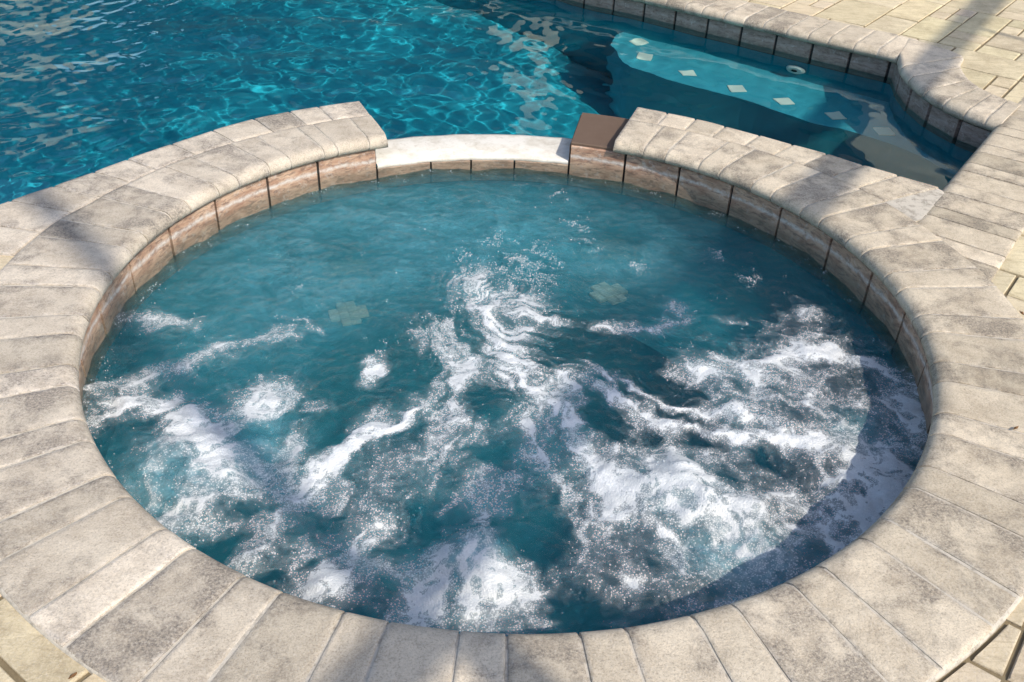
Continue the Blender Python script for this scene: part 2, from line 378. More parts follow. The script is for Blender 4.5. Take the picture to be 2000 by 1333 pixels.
# waterline tiles of the spa, with recessed dark grout behind them
arc_block('grout_band', SP1, 2 * math.pi + BK0 + rad(8.3), RT + .003, RT + .014, -.215, -.0507, M['grout'], spa, 120, .001, False)
arc_block('grout_band', SP0, SP1, RT + .004, RT + .014, -.215, -.129, M['grout'], spa, 24, .001, False)
tj = [116.7 + 10.65 * k for k in range(31)]; tj[-1] = 71.6 + 360 - 2.5
tj = [116.7, 128.2, 138.4, 149.6] + [149.6 + (385.7 - 149.6) / 22 * k for k in range(1, 23)] + [397.4, 407.9, 418.6, 429.2, 439.9]
for a, b in zip(tj[:-1], tj[1:]):
    j = rng.uniform(-.0012, .0012)
    arc_block('waterline_tile', rad(a) + .0042, rad(b) - .0042, RT - .008 + j, RT + .004, -.208, -.0510, M['tile'], spa, 3, .004)
for a, b in zip((79.9, 90.3, 98.6, 106.3), (90.3, 98.6, 106.3, 116.7)):
    arc_block('waterline_tile', rad(a) + .003, rad(b) - .003, RT - .006 + rng.uniform(-.0015, .0015), RT + .004, -.208, -.1290, M['tile'], spa, 3, .003)
# white spillway sill and the bare end of the wall beside it
vs, fc = [], []
for i in range(17):
    t = SP0 + .003 + (SP1 - SP0 - .006) * i / 16
    for r_, z_ in ((RT - .002, -.1285), (RT - .006, -.119), (RT, -.114), (RT + .10, -.1125), (1.285, -.1135), (1.305, -.118), (1.312, -.19)):
        vs.append((*pol(r_ + .002 * math.sin(i * 1.7), t), z_ + .0008 * math.sin(i * 2.3)))
for i in range(16):
    for j in range(6): fc.append((i * 7 + j, i * 7 + j + 1, i * 7 + 8 + j, i * 7 + 7 + j)[::-1])
tag(mesh('spillway_sill', vs, fc, M['white'], smooth=True), 'smooth white plaster spillway sill between spa and pool', 'spillway')
e = empty('wall_end_cap', (*pol(1.24, rad(75.5)), -.05))
arc_block('cap_plate', rad(70.0), rad(79.75), RT - .003, 1.385, -.0500, -.040, M['brown'], e, 5, .003)
vs = []
for t, nx in ((rad(79.86), 0), (rad(79.98), 0)):
    for r_, z_ in ((RT - .004, -.1275), (1.386, -.1275), (1.386, -.0505), (RT - .004, -.0505)): vs.append((*pol(r_, t), z_))
mesh('end_face', vs, [(0, 1, 2, 3), (7, 6, 5, 4), (0, 4, 5, 1), (1, 5, 6, 2), (2, 6, 7, 3), (3, 7, 4, 0)], M['brown'], e)
tag(e, 'brown flat cap on the bare wall end right of the white spillway', 'wall cap')

# tiles of the pool: far wall, rounded corner, strip wall
def flat_tile(P0, P1, nrm, z0, z1, parent, extra=0.0):
    P0, P1, nrm = map(np.array, (P0, P1, nrm)); d = (P1 - P0) / np.linalg.norm(P1 - P0); P0 = P0 + d * .004; P1 = P1 - d * .004
    j = rng.uniform(0, .0015) + extra
    q = []
    for off in (-.002, .007 + j):
        ins = 0 if off < 0 else .003
        for P, sg in ((P0, 1), (P1, -1)):
            for z_ in (z0 + ins, z1 - ins): q.append((*(P + d * sg * ins + nrm * off), z_))
    fc = [(4, 5, 7, 6), (0, 4, 6, 2), (5, 1, 3, 7), (0, 1, 5, 4), (2, 6, 7, 3)]
    return mesh('waterline_tile', q, fc, M['pool_tile'], parent, origin=tuple(np.mean(np.array(q), axis=0)))
def wall_run(f, L, w, nf, start=0.0, extra=0.0):
    s = start
    while s < L - .03:
        t = min(s + w, L); a, b = f(s), f(t); d = (b - a) / np.linalg.norm(b - a); nr = np.array([d[1], -d[0]])
        if nr @ nf(s) < 0: nr = -nr
        flat_tile(a, b, nr, -.205, -.053, pool, extra); s = t
    m = max(2, int(L / .08)); vs = []
    for i in range(m + 1):
        s_ = start + (L - start) * i / m; P_ = f(s_); d = f(min(s_ + .01, L)) - f(max(s_ - .01, 0)); nr = np.array([d[1], -d[0]]) / np.linalg.norm(d)
        if nr @ nf(s_) < 0: nr = -nr
        for z_ in (-.215, -.0515): vs.append((*(P_ + nr * .002), z_))
    mesh('grout_band', vs, [(2 * i, 2 * i + 1, 2 * i + 3, 2 * i + 2) for i in range(m)], M['grout'], pool)
fw, fl = interp([tuple(np.array(q) + _fd * .056) for q in FAR])
wall_run(fw, fl, .1825, lambda s: -_fd, 0.0)
aw, al = interp([tuple(fw(fl))] + [tuple(arc_A(s) + (arc_B(s) - arc_A(s)) / np.linalg.norm(arc_B(s) - arc_A(s)) * .043) for s in np.linspace(.05, 1, 30)])
wall_run(aw, al, .165, lambda s: -(arc_B(min(1, s / al)) - arc_A(min(1, s / al))), 0.0, .012)
sw, sl = interp([tuple(str_A(s) + SN * .043) for s in (.28, 1.06)])
wall_run(sw, sl, .18, lambda s: -SN)

# ------------------------------------------------------------------ coping
TINTS = []
def brick(name, A, B, s0, s1, d0, d1, mat, parent, nose=True, t=TC, gap=.0030, zoff=0.0, inset=0.0, cols=None, tint=None, round0=0.0, round1=0.0):
    f0 = d0 if callable(d0) else (lambda s: d0); f1 = d1 if callable(d1) else (lambda s: d1)
    sm = (s0 + s1) / 2; dirv = lambda s: (B(s) - A(s)) / np.linalg.norm(B(s) - A(s))
    w = np.linalg.norm(A(s1) + dirv(s1) * .1 - A(s0) - dirv(s0) * .1)
    if cols is None: cols = [0, .03, .12, .35, .65, .88, .97, 1]; cols_p = [0, .018, .10, .35, .65, .90, .982, 1]
    else: cols_p = cols
    g = gap / w; us = [g + (1 - 2 * g) * u for u in cols_p]; nc = len(cols)
    tz = rng.uniform(-.0008, .0008, 4); ph = rng.uniform(0, 50)
    rows = []; vs = []; ed = []
    for ci, u in enumerate(us):
        s = s0 + (s1 - s0) * u; a, dv = A(s), dirv(s); D0, D1 = f0(s), f1(s)
        endc = cols[ci] in (0, 1); near = cols[ci] in (.03, .97)
        dz = 0 if inset else (-.0016 if endc else (-.0002 if near else 0))
        rr = round0 if ci == 0 else (round1 if ci == nc - 1 else 0)
        dz -= rr
        h = t / 2; prof = []
        if nose:
            prof += [(D0 + .062, -t, 0), (D0 + h, -t, 0)]
            for q in range(1, 8):
                an = math.pi * (1.5 - q / 8.0); rx = h * (1.0 if q < 4 else 1.25)
                prof.append((D0 + h + h * math.cos(an) if q <= 4 else D0 + h * 1.0 + h * math.cos(an) + (q - 4) * .0022, -h + h * math.sin(an), 0))
            prof.append((D0 + h + .014, 0, 0))
            st = D0 + h + .03
        else:
            prof += [(D0 + .012, -t, 0), (D0 + .0005, -.006, 0), (D0 + .004, -.001, .8)]; st = D0 + .02
        for q in range(5): prof.append((st + (D1 - .018 - st) * q / 4, 0, 0))
        prof += [(D1 - .005, -.0008, .7), (D1 - .0005, -.005, 1), (D1, -.014, 1), (D1 - .001, -t, 1)]
        for d_, z_, e_ in prof:
            dd = d_ + (inset if d_ < D1 - .01 and nose else 0) - (inset if not nose and d_ > D1 - .01 else 0); P_ = a + dv * dd
            zz = z_ + zoff
            if not inset:
                zz += dz * (1 if z_ > -t * .75 else 0)
                if endc or near:
                    jit = .0011 * (vnoise(np.array(P_[0] * 60 + ph), np.array(P_[1] * 60)) - .5) * 2; P_ = P_ + (A(s1) - A(s0)) / w * jit
                if z_ > -t * .6: zz += .0022 * (float(vnoise(np.array(P_[0] * 14 + ph), np.array(P_[1] * 14))) - .5) + tz[0] + (tz[1] * (u - .5) + tz[2] * (d_ - D0) / .2)
            elif z_ > -t * .6: zz -= inset
            vs.append((P_[0], P_[1], zz)); ed.append(max(e_, 1.0 if endc else (.75 if near else (.2 if cols[ci] in (.12, .88) else 0))))
        rows.append(len(prof))
    L = rows[0]; fc = []
    for i in range(nc - 1):
        for j in range(L - 1): fc.append((i * L + j, i * L + j + 1, (i + 1) * L + j + 1, (i + 1) * L + j)[::-1])
    b0 = len(vs); vs += vs[:L]; ed += [1] * L; b1 = len(vs); vs += vs[(nc - 1) * L:nc * L]; ed += [1] * L
    fc.append(tuple(range(b0, b0 + L))[::-1]); fc.append(tuple(range(b1, b1 + L)))
    org = tuple(np.mean(np.array(vs), axis=0))
    o = mesh(name, vs, fc, mat, parent, True, {'edge': ed}, org)
    v_ = rng.normal(0, .085); wx = org[0]
    warm = .5 + .5 * math.tanh(wx * .9) if tint is None else tint
    o.color = ((1.0 + v_) * (1.03 - .03 * warm), (1.0 + v_) * (1.02 - .055 * warm), (1.0 + v_ * 1.05) * (1.04 - .14 * warm), 1)
    return o

ring_A = lambda t: pol(RN, t)
ring_B = lambda t: pol(RN + .3, t)
spa_cop = empty('spa_coping', (0, 0, 0))
tag(spa_cop, 'ring of weathered grey beige bullnose bricks round the bubbling spa', 'coping')
js = []
a = 266.6 - 11.05 * 13
while a < 266.6 + 360 - 140:
    js += [a, a + 4.35]; a += 11.05
js = [114.6, 118.4, 124.6] + [x for x in js if 127 < x < 428] + [431.6]
js = [j for i, j in enumerate(js) if i == 0 or j - js[i - 1] > 2.2]
for a, b in zip(js[:-1], js[1:]):
    ja, jb = rad(a) , rad(b)
    brick('coping_brick', ring_A, ring_B, ja, jb, 0.0, lambda t: r_row(t) - RN - .003, M['coping'], spa_cop, round0=.006 if a == js[0] else 0, round1=.004 if b == js[-1] else 0)
ncol = 150
def bed(name, A, B, s0, s1, d0, d1, parent, nose, m, zoff=0.0, ins=.0030):
    return brick(name, A, B, s0, s1, d0, d1, M['mortar'], parent, nose, cols=[i / m for i in range(m + 1)], gap=.004, inset=ins, zoff=zoff, tint=.5)
bed('mortar_bed', ring_A, ring_B, rad(114.8), rad(431.3), 0.0, lambda t: r_row(t) - RN, spa_cop, True, 220)
# outer row on the pool side, left and right of the spillway
def outer_row(cuts):
    for a, b in zip(cuts[:-1], cuts[1:]):
        brick('coping_brick', ring_A, ring_B, rad(a), rad(b), lambda t: r_row(t) - RN, lambda t: r_out(t) - RN, M['coping'], spa_cop, nose=False, zoff=-.0015, round0=.005 if a == 114.6 else 0)
L_CUT = [114.6, 121.1, 125.5, 131.0, 137.5, 144.0, 150.6, 155.3, 160.4, 165.1, 170.5, 176]
R_CUT = [28.5, 33.1, 37.4, 42.4, 47.2, 52.2, 57.5, 62.2, 66.7, 71.6]
outer_row(L_CUT); outer_row(R_CUT)
bed('mortar_bed', ring_A, ring_B, rad(114.9), rad(176), lambda t: r_row(t) - RN, lambda t: r_out(t) - RN, spa_cop, False, 50, -.003)
bed('mortar_bed', ring_A, ring_B, rad(29.0), rad(71.3), lambda t: r_row(t) - RN, lambda t: r_out(t) - RN, spa_cop, False, 40, -.003)
bed('mortar_bed', ring_A, ring_B, rad(22.6), rad(29.4), lambda t: r_row(t) - RN, lambda t: min(r_out(rad(28.4)), .735 / (.817 * math.cos(t) - .576 * math.sin(t))) - RN, spa_cop, False, 10, -.004)

pool_cop = empty('pool_coping', (1.7, 1.8, 0))
tag(pool_cop, 'bullnose brick coping along the far pool edge, rounded corner and right hand strip', 'coping')
ws = [.125, .080]; s = far_L; i = 0
while s > .05:
    w = .108 + .012 * ((i * 7) % 3 - 1); brick('coping_brick', far_A, far_B, max(s - w, 0), s, 0, .27, M['coping'], pool_cop, tint=.75); s -= w; i += 1
    if s < far_L - 3.6: break
bed('mortar_bed', far_A, far_B, s, far_L, 0, .27, pool_cop, True, 60)
cuts = [0, .20, .37, .53, .66, .79, .90, 1.0]
for a, b in zip(cuts[:-1], cuts[1:]):
    brick('coping_brick', arc_A, arc_B, a, b, 0, lambda q: float(np.linalg.norm(arc_B(q) - arc_A(q))), M['coping'], pool_cop, tint=.7, zoff=-.001)
bed('mortar_bed', arc_A, arc_B, 0, 1, 0, lambda q: float(np.linalg.norm(arc_B(q) - arc_A(q))), pool_cop, True, 40, -.002)
s = -.25; i = 0
while s < 2.3:
    w = ws[i % 2] * rng.uniform(.95, 1.08); brick('coping_brick', str_A, str_B, s, s + w, 0, .289, M['coping'], pool_cop, zoff=-.004, tint=1.0); s += w; i += 1
bed('mortar_bed', str_A, str_B, -.25, s, 0, .289, pool_cop, True, 40, -.005)

# ------------------------------------------------------------------ deck paving
deck = empty('pool_deck', (0, 0, -.05)); tag(deck, 'cream stone paving around the pool', kind='structure')
U, V = np.array([.595, .804]), np.array([.804, -.595])
def clip(poly, P, nrm):
    out = []
    for i in range(len(poly)):
        a, b = poly[i], poly[(i + 1) % len(poly)]; da, db = (a - P) @ nrm, (b - P) @ nrm
        if da >= 0: out.append(a)
        if (da >= 0) != (db >= 0): out.append(a + (b - a) * da / (da - db))
    return out
# centre lines of the copings: paving stops underneath them
CL = []
for s in np.linspace(0, far_L, 40): CL.append((far_A(s) + _fd * .15, _fd))
for s in np.linspace(0, 1, 16):
    d_ = arc_B(s) - arc_A(s); L_ = np.linalg.norm(d_); CL.append((arc_A(s) + d_ * .6, d_ / L_))
for s in np.linspace(-.3, 1.05, 24): CL.append((str_A(s) + SN * .17, SN))
for t in np.radians(np.arange(166, 400, 4)): CL.append((pol(1.367 if rad(305) < t < rad(318) else 1.25, t), pol(1.0, t)))
CLP = np.array([c[0] for c in CL]); CLN = np.array([c[1] for c in CL])
NOGO = PW + []
def far_of(u, v): return U * u + V * v
cell_u, cell_v = .130, .0855
occ = {}
def paver(poly, top, mat=M['paver']):
    P_ = np.array(poly); c = P_.mean(0); nn = len(P_); vs, ed = [], []
    tl = rng.uniform(-.004, .004, 2)
    for z_, sh in ((-.055, .0), (-.004, .0), (-.001, .0018), (0, .0045)):
        for q in P_:
            d_ = c - q; L_ = np.linalg.norm(d_) + 1e-9; j = rng.uniform(-.0022, .0022, 2) if z_ > -.05 else 0
            pq = q + d_ / L_ * (sh * 1.3) + j; vs.append((*pq, top + z_ + (tl[0] * (q - c)[0] + tl[1] * (q - c)[1] if z_ > -.05 else 0))); ed.append(1.0 if z_ < -.001 else .25)
    fc = [tuple(range(3 * nn, 4 * nn))]
    for k in range(3):
        for i in range(nn): fc.append((k * nn + i, k * nn + (i + 1) % nn, (k + 1) * nn + (i + 1) % nn, (k + 1) * nn + i))
    o = mesh('paver', vs, fc, mat, deck, False, {'edge': ed}, tuple(np.mean(np.array(vs), axis=0)))
    k_ = rng.normal(1.0, .05); o.color = (k_, k_ * rng.normal(1, .012), k_ * rng.normal(1, .03), 1)
    return o
def shoelace(p): p = np.array(p); return .5 * np.sum(p[:, 0] * np.roll(p[:, 1], -1) - p[:, 1] * np.roll(p[:, 0], -1))
def pave(u0, u1, v0, v1, accept):
    for iu in range(u0, u1):
        for iv in range(v0, v1):
            if (iu, iv) in occ: continue
            opts = [(3, 2), (2, 4), (1, 2), (3, 3), (2, 2), (1, 1), (1, 3)]; random.shuffle(opts); opts += [(1, 1)]
            for du, dv in opts:
                cs = [(iu + a, iv + b) for a in range(du) for b in range(dv)]
                if all(q not in occ for q in cs): break
            for q in cs: occ[q] = 1
            g = .0048; ua, ub, va, vb = iu * cell_u + g, (iu + du) * cell_u - g, iv * cell_v + g, (iv + dv) * cell_v - g
            poly = [far_of(ua, va), far_of(ua, vb), far_of(ub, vb), far_of(ub, va)]
            if shoelace(poly) < 0: poly = poly[::-1]
            c = np.mean(poly, axis=0)
            if not accept(c): continue
            k = np.argsort(((CLP - c) ** 2).sum(1))[:1]
            for q in k:
                if np.linalg.norm(CLP[q] - c) < .40: poly = clip(poly, CLP[q], CLN[q])
            if len(poly) < 3 or abs(shoelace(poly)) < .0003: continue
            cc = np.array(poly); 
            if inside(cc, PW).any() or (np.hypot(cc[:, 0], cc[:, 1]) < 1.12).any(): continue
            paver(poly, -.0105 + rng.uniform(-.0010, .0010))
def vis(c):
    if abs(c[0]) > 3.1 or c[1] > 4.3: return False
    k = np.argmin(((CLP - c) ** 2).sum(1)); sgn = (c - CLP[k]) @ CLN[k]
    if sgn < -.28: return False
    d_ = np.hypot(*c)
    return (c[1] > .1 and c[0] > .9) or (1.05 < d_ < 1.9 and c[1] < .6)
pave(-22, 42, -32, 45, vis)
# ------------------------------------------------------------------ water
def grid_mesh(name, xs, ys, zf, keepf, mat, attrs=None):
    X, Y = np.meshgrid(xs, ys); nx, ny = len(xs), len(ys)
    Z, at = zf(X, Y)
    idx = np.arange(nx * ny).reshape(ny, nx)
    q = np.stack([idx[:-1, :-1], idx[:-1, 1:], idx[1:, 1:], idx[1:, :-1]], -1).reshape(-1, 4)
    cx = (X[:-1, :-1] + X[1:, 1:]).ravel() / 2; cyy = (Y[:-1, :-1] + Y[1:, 1:]).ravel() / 2
    q = q[keepf(cx, cyy)]
    used = np.unique(q); re = np.full(nx * ny, -1); re[used] = np.arange(len(used)); q = re[q]
    co = np.stack([X.ravel(), Y.ravel(), Z.ravel()], -1)[used]
    me = bpy.data.meshes.new(name); me.vertices.add(len(co)); me.vertices.foreach_set('co', co.astype(np.float32).ravel())
    me.loops.add(q.size); me.loops.foreach_set('vertex_index', q.astype(np.int32).ravel())
    me.polygons.add(len(q)); me.polygons.foreach_set('loop_start', np.arange(0, q.size, 4, dtype=np.int32)); me.polygons.foreach_set('loop_total', np.full(len(q), 4, np.int32))
    me.update(calc_edges=True); me.polygons.foreach_set('use_smooth', np.ones(len(q), bool))
    for k, a in at.items(): me.attributes.new(k, 'FLOAT', 'POINT').data.foreach_set('value', a.ravel()[used].astype(np.float32))
    me.materials.append(mat); o = bpy.data.objects.new(name, me); COL.objects.link(o); return o

def waves(X, Y, lams, amp_slope, direc, spread, seed):
    r = np.random.default_rng(seed); Z = np.zeros_like(X)
    for lam in lams:
        a = direc + r.normal(0, spread); k = 2 * math.pi / lam; ph = r.uniform(0, 6.28)
        A = amp_slope / k * r.uniform(.5, 1.3)
        wob = .35 * lam * (fbm(X / lam * .22 + 31 * ph, Y / lam * .22, 2) - .5) * 4
        Z += A * np.sin(k * (X * math.cos(a) + Y * math.sin(a) + wob) + ph)
    return Z
def pool_z(X, Y):
    lams = np.geomspace(.12, .62, 22)
    Z = waves(X, Y, lams, .021, rad(105), 1.0, 5)
    # calmer towards the sheltered corner on the right
    side = (X - .1) * .82 - (Y - 2.0) * .57 * .6
    calm = 1 / (1 + np.exp((side - .25) / .16)); calm2 = .27 + .73 * calm
    patch = .70 + .6 * fbm(X * .9, Y * .9, 2)
    Z = Z + waves(X, Y, np.geomspace(.065, .13, 9), .017, rad(100), 1.2, 21) * (1 + 1.1 / (1 + np.exp((X + 1.5) / .25)))
    return ZP + Z * calm2 * patch, {}
xs = np.concatenate([np.linspace(-6.6, -3.4, 40)[:-1], np.arange(-3.4, 2.05, .0125)]); ys = np.concatenate([np.arange(-1.1, 0.2, .05), np.arange(.2, 4.3, .0125), np.linspace(4.3, 6.4, 40)[1:]])
PB = PWA.mean(0)
def pool_keep(cx, cyy):
    P_ = np.stack([cx, cyy], -1); r_ = np.hypot(cx, cyy); th = np.arctan2(cyy, cx)
    return inside(P_, [(x + .03 * np.sign(x - PB[0]), y + .03 * np.sign(y - PB[1])) for x, y in PW]) & ((r_ > 1.34) | ((r_ > 1.285) & (th > rad(80.2)) & (th < rad(116.4))))
pw = grid_mesh('pool_water', xs, ys, pool_z, pool_keep, M['water']); tag(pw, 'clear rippled turquoise pool water', kind='structure')

STREAK=[[[[-1.046,-0.274],[-0.961,-0.248],[-0.9,-0.181],[-0.814,-0.143],[-0.744,-0.059],[-0.621,-0.009]],0.0206,0.55],[[[-1.104,0.046],[-1.023,0.052],[-0.958,0.02],[-0.848,0.022]],0.0171,0.5],[[[-0.661,0.079],[-0.534,0.039]],0.0079,0.4],[[[-0.974,-0.367],[-0.925,-0.315],[-0.858,-0.311],[-0.784,-0.354],[-0.704,-0.441],[-0.605,-0.555]],0.0306,1.0],[[[-0.725,-0.694],[-0.648,-0.682],[-0.59,-0.656],[-0.582,-0.602]],0.0309,0.5],[[[-0.505,-0.828],[-0.482,-0.745],[-0.461,-0.671],[-0.465,-0.571],[-0.502,-0.446]],0.0342,0.5],[[[-0.454,-0.625],[-0.405,-0.526],[-0.352,-0.428],[-0.295,-0.361]],0.0166,0.85],[[[-0.419,-0.608],[-0.353,-0.498],[-0.289,-0.406]],0.0396,0.4],[[[-0.115,0.309],[-0.059,0.161],[-0.021,0.239],[0.046,0.184],[0.079,0.114],[-0.014,0.011]],0.042,0.75],[[[-0.03,0.01],[0.019,-0.114],[0.064,-0.206],[0.1,-0.294],[0.079,-0.359]],0.0459,0.65],[[[0.065,-0.339],[0.132,-0.457],[0.169,-0.53],[0.234,-0.517],[0.276,-0.56],[0.308,-0.611]],0.0527,0.7],[[[0.156,-0.268],[0.194,-0.393],[0.202,-0.5],[0.258,-0.543]],0.017,1.0],[[[-0.18,0.053],[-0.149,-0.05],[-0.112,-0.147],[-0.169,-0.267],[-0.2,-0.313]],0.0337,0.55],[[[-0.248,0.035],[-0.226,-0.03]],0.0221,0.45],[[[-0.257,-0.359],[-0.336,-0.426],[-0.402,-0.508],[-0.442,-0.566]],0.0211,0.85],[[[-0.171,-0.475],[-0.241,-0.498],[-0.278,-0.556],[-0.285,-0.645],[-0.307,-0.744],[-0.329,-0.822],[-0.336,-0.88]],0.042,0.75],[[[-0.114,-0.35],[-0.044,-0.377],[-0.148,-0.434]],0.0311,0.4],[[[-0.275,-0.841],[-0.158,-0.864],[-0.046,-0.865],[0.033,-0.847]],0.039,0.7],[[[-0.211,-0.895],[-0.042,-0.927],[0.095,-0.927]],0.0222,0.5],[[[0.737,0.145],[0.794,0.169],[0.802,0.105],[0.832,0.044]],0.0215,0.55],[[[0.494,-0.074],[0.632,-0.076],[0.723,-0.035],[0.812,0.019],[0.906,0.025]],0.0411,0.8],[[[0.906,0.025],[0.995,-0.016],[1.035,-0.116],[1.083,-0.178]],0.0367,0.6],[[[0.216,-0.116],[0.315,-0.153],[0.375,-0.224],[0.445,-0.25],[0.518,-0.286]],0.0123,0.8],[[[0.294,-0.25],[0.337,-0.288],[0.418,-0.312],[0.502,-0.346],[0.582,-0.36]],0.0223,1.0],[[[0.534,-0.265],[0.628,-0.249],[0.692,-0.314],[0.759,-0.358]],0.0338,0.95],[[[0.63,-0.087],[0.637,-0.196],[0.667,-0.246]],0.0469,0.6],[[[0.753,-0.09],[0.768,-0.177],[0.782,-0.259]],0.0196,0.55],[[[1.075,-0.22],[1.01,-0.38],[0.897,-0.527],[0.755,-0.662],[0.62,-0.764],[0.445,-0.848]],0.0616,0.5],[[[0.199,-0.5],[0.256,-0.54],[0.309,-0.61],[0.352,-0.692],[0.403,-0.769]],0.0185,1.0],[[[0.515,-0.614],[0.622,-0.535]],0.017,0.7],[[[0.593,-0.368],[0.76,-0.405],[0.879,-0.425]],0.029,0.5],[[[0.254,0.09],[0.407,0.101],[0.477,0.132]],0.0187,0.55],[[[0.584,0.16],[0.652,0.165]],0.0069,0.5],[[[0.48,0.226],[0.519,0.175]],0.0175,0.5],[[[-0.363,-0.794],[-0.326,-0.697],[-0.291,-0.602],[-0.247,-0.499],[-0.177,-0.406],[-0.132,-0.287],[-0.104,-0.159],[-0.073,-0.045]],0.0168,0.55],[[[-0.442,-0.566],[-0.402,-0.508],[-0.336,-0.426],[-0.257,-0.359],[-0.201,-0.302]],0.0152,0.78],[[[-0.068,0.175],[-0.022,0.011],[0.034,-0.113],[0.086,-0.205],[0.135,-0.292],[0.181,-0.373],[0.202,-0.5],[0.264,-0.552]],0.0281,0.8],[[[0.154,-0.12],[0.252,-0.19],[0.338,-0.278],[0.418,-0.312],[0.502,-0.346],[0.595,-0.359],[0.756,-0.368]],0.0195,0.8],[[[0.196,-0.083],[0.316,-0.142],[0.382,-0.224],[0.456,-0.26],[0.545,-0.274]],0.0108,0.7],[[[1.11,-0.154],[1.061,-0.301],[0.979,-0.436],[0.869,-0.562],[0.753,-0.67],[0.62,-0.764],[0.477,-0.839]],0.0521,0.74],[[[0.995,-0.245],[0.908,-0.386],[0.797,-0.499],[0.672,-0.605],[0.546,-0.696],[0.432,-0.753]],0.0554,0.62],[[[0.413,-0.775],[0.317,-0.821],[0.225,-0.852]],0.0368,0.6],[[[-0.731,-0.709],[-0.642,-0.74],[-0.561,-0.728]],0.0241,0.45],[[[-0.38,-0.825],[-0.316,-0.865],[-0.23,-0.923],[-0.14,-0.939]],0.0287,0.6],[[[-0.022,-0.892],[0.067,-0.874],[0.125,-0.82],[0.183,-0.795],[0.253,-0.799]],0.0297,0.6],[[[0.199,-0.5],[0.239,-0.427],[0.205,-0.355]],0.0177,0.6]]
BLOB=[[-0.948,-0.336,0.048,0.05,0.6],[-0.606,-0.304,0.067,0.074,0.85],[-0.464,-0.305,0.031,0.027,0.6],[-0.349,-0.143,0.026,0.038,0.5],[-0.73,-0.554,0.14,0.135,0.35],[0.014,0.152,0.065,0.116,0.6],[0.166,-0.164,0.044,0.053,0.8],[0.215,-0.634,0.069,0.128,0.65],[0.186,-0.741,0.048,0.063,0.55],[-0.304,-0.309,0.035,0.033,0.6],[-0.349,-0.133,0.026,0.043,0.55],[-0.276,-0.67,0.027,0.046,0.8],[-0.091,-0.779,0.064,0.069,1.0],[-0.05,-0.657,0.011,0.042,0.7],[-0.049,-0.561,0.096,0.063,0.42],[0.871,0.148,0.045,0.082,0.65],[0.857,-0.171,0.137,0.135,0.4],[1.012,-0.294,0.059,0.21,0.5],[0.416,-0.53,0.12,0.128,0.9],[0.389,-0.557,0.071,0.092,1.0],[0.261,-0.719,0.078,0.081,0.6],[0.498,-0.684,0.124,0.084,0.55],[0.807,-0.464,0.124,0.083,0.45],[-0.13,-0.869,0.113,0.042,0.7],[-0.328,-0.792,0.052,0.084,0.6],[-0.19,-0.551,0.076,0.064,0.5],[0.684,-0.161,0.137,0.134,0.5],[0.977,-0.195,0.102,0.156,0.5],[0.698,-0.539,0.15,0.104,0.45],[0.484,-0.764,0.143,0.064,0.55],[0.251,-0.777,0.081,0.063,0.55],[-0.723,-0.46,0.087,0.09,0.5],[-0.801,-0.63,0.081,0.08,0.5],[-0.493,-0.489,0.069,0.121,0.45]]
CLEAR=[[-0.908,-0.418,0.053,0.057,1.0],[-0.577,-0.663,0.043,0.038,1.0],[-0.509,-0.651,0.022,0.019,1.0],[-0.593,-0.765,0.062,0.043,1.0],[-0.381,-0.808,0.025,0.034,1.0],[-0.435,-0.36,0.054,0.113,1.0],[-0.993,-0.349,0.015,0.05,1.0],[-0.034,-0.447,0.073,0.039,1.0],[0.091,-0.58,0.038,0.08,1.0],[0.115,-0.705,0.054,0.073,1.0],[-0.217,-0.755,0.047,0.055,1.0],[-0.239,-0.896,0.033,0.031,1.0],[0.151,-0.883,0.073,0.042,1.0],[0.229,-0.37,0.034,0.083,1.0],[-0.042,-0.248,0.085,0.056,1.0],[0.019,-0.75,0.024,0.047,1.0],[0.351,-0.049,0.063,0.053,1.0],[0.241,-0.158,0.024,0.033,1.0],[0.245,-0.313,0.058,0.079,1.0],[0.453,-0.29,0.039,0.03,1.0],[0.473,-0.376,0.057,0.029,1.0],[0.605,-0.441,0.031,0.046,1.0],[0.613,-0.144,0.034,0.034,1.0],[0.752,-0.157,0.021,0.034,1.0],[0.651,-0.622,0.035,0.036,1.0],[0.751,-0.655,0.034,0.032,1.0],[0.664,-0.712,0.028,0.03,1.0],[0.83,-0.531,0.024,0.022,1.0],[0.789,-0.439,0.037,0.023,1.0],[0.973,-0.419,0.025,0.024,1.0],[0.422,-0.822,0.027,0.034,1.0],[0.317,-0.821,0.021,0.047,1.0],[0.227,-0.812,0.027,0.041,1.0],[0.53,-0.524,0.03,0.035,1.0],[0.834,-0.039,0.05,0.036,1.0],[0.976,-0.152,0.035,0.034,1.0]]
MILK=[[-0.73,-0.554,0.146,0.152,0.9],[-0.557,-0.441,0.1,0.135,0.7],[-0.049,-0.792,0.081,0.09,0.9],[0.515,-0.741,0.138,0.088,0.8],[0.885,-0.312,0.078,0.072,0.6],[0.401,-0.556,0.119,0.126,0.6]]
SPARK=[[0.152,0.884,0.025],[-0.151,0.439,0.025],[0.048,0.503,0.045],[0.096,0.383,0.054],[-0.09,0.323,0.045],[0.216,0.686,0.036],[0.245,0.569,0.036],[-0.186,0.162,0.036],[-0.068,0.559,0.032],[0.001,0.405,0.054],[0.383,0.436,0.027],[0.668,0.523,0.027],[0.729,0.403,0.027],[-0.61,0.22,0.018],[-0.235,0.055,0.036],[-0.349,-0.05,0.021]]
JETS=[[-0.734,-0.519],[-0.054,-0.775],[0.425,-0.543],[0.705,-0.241]]

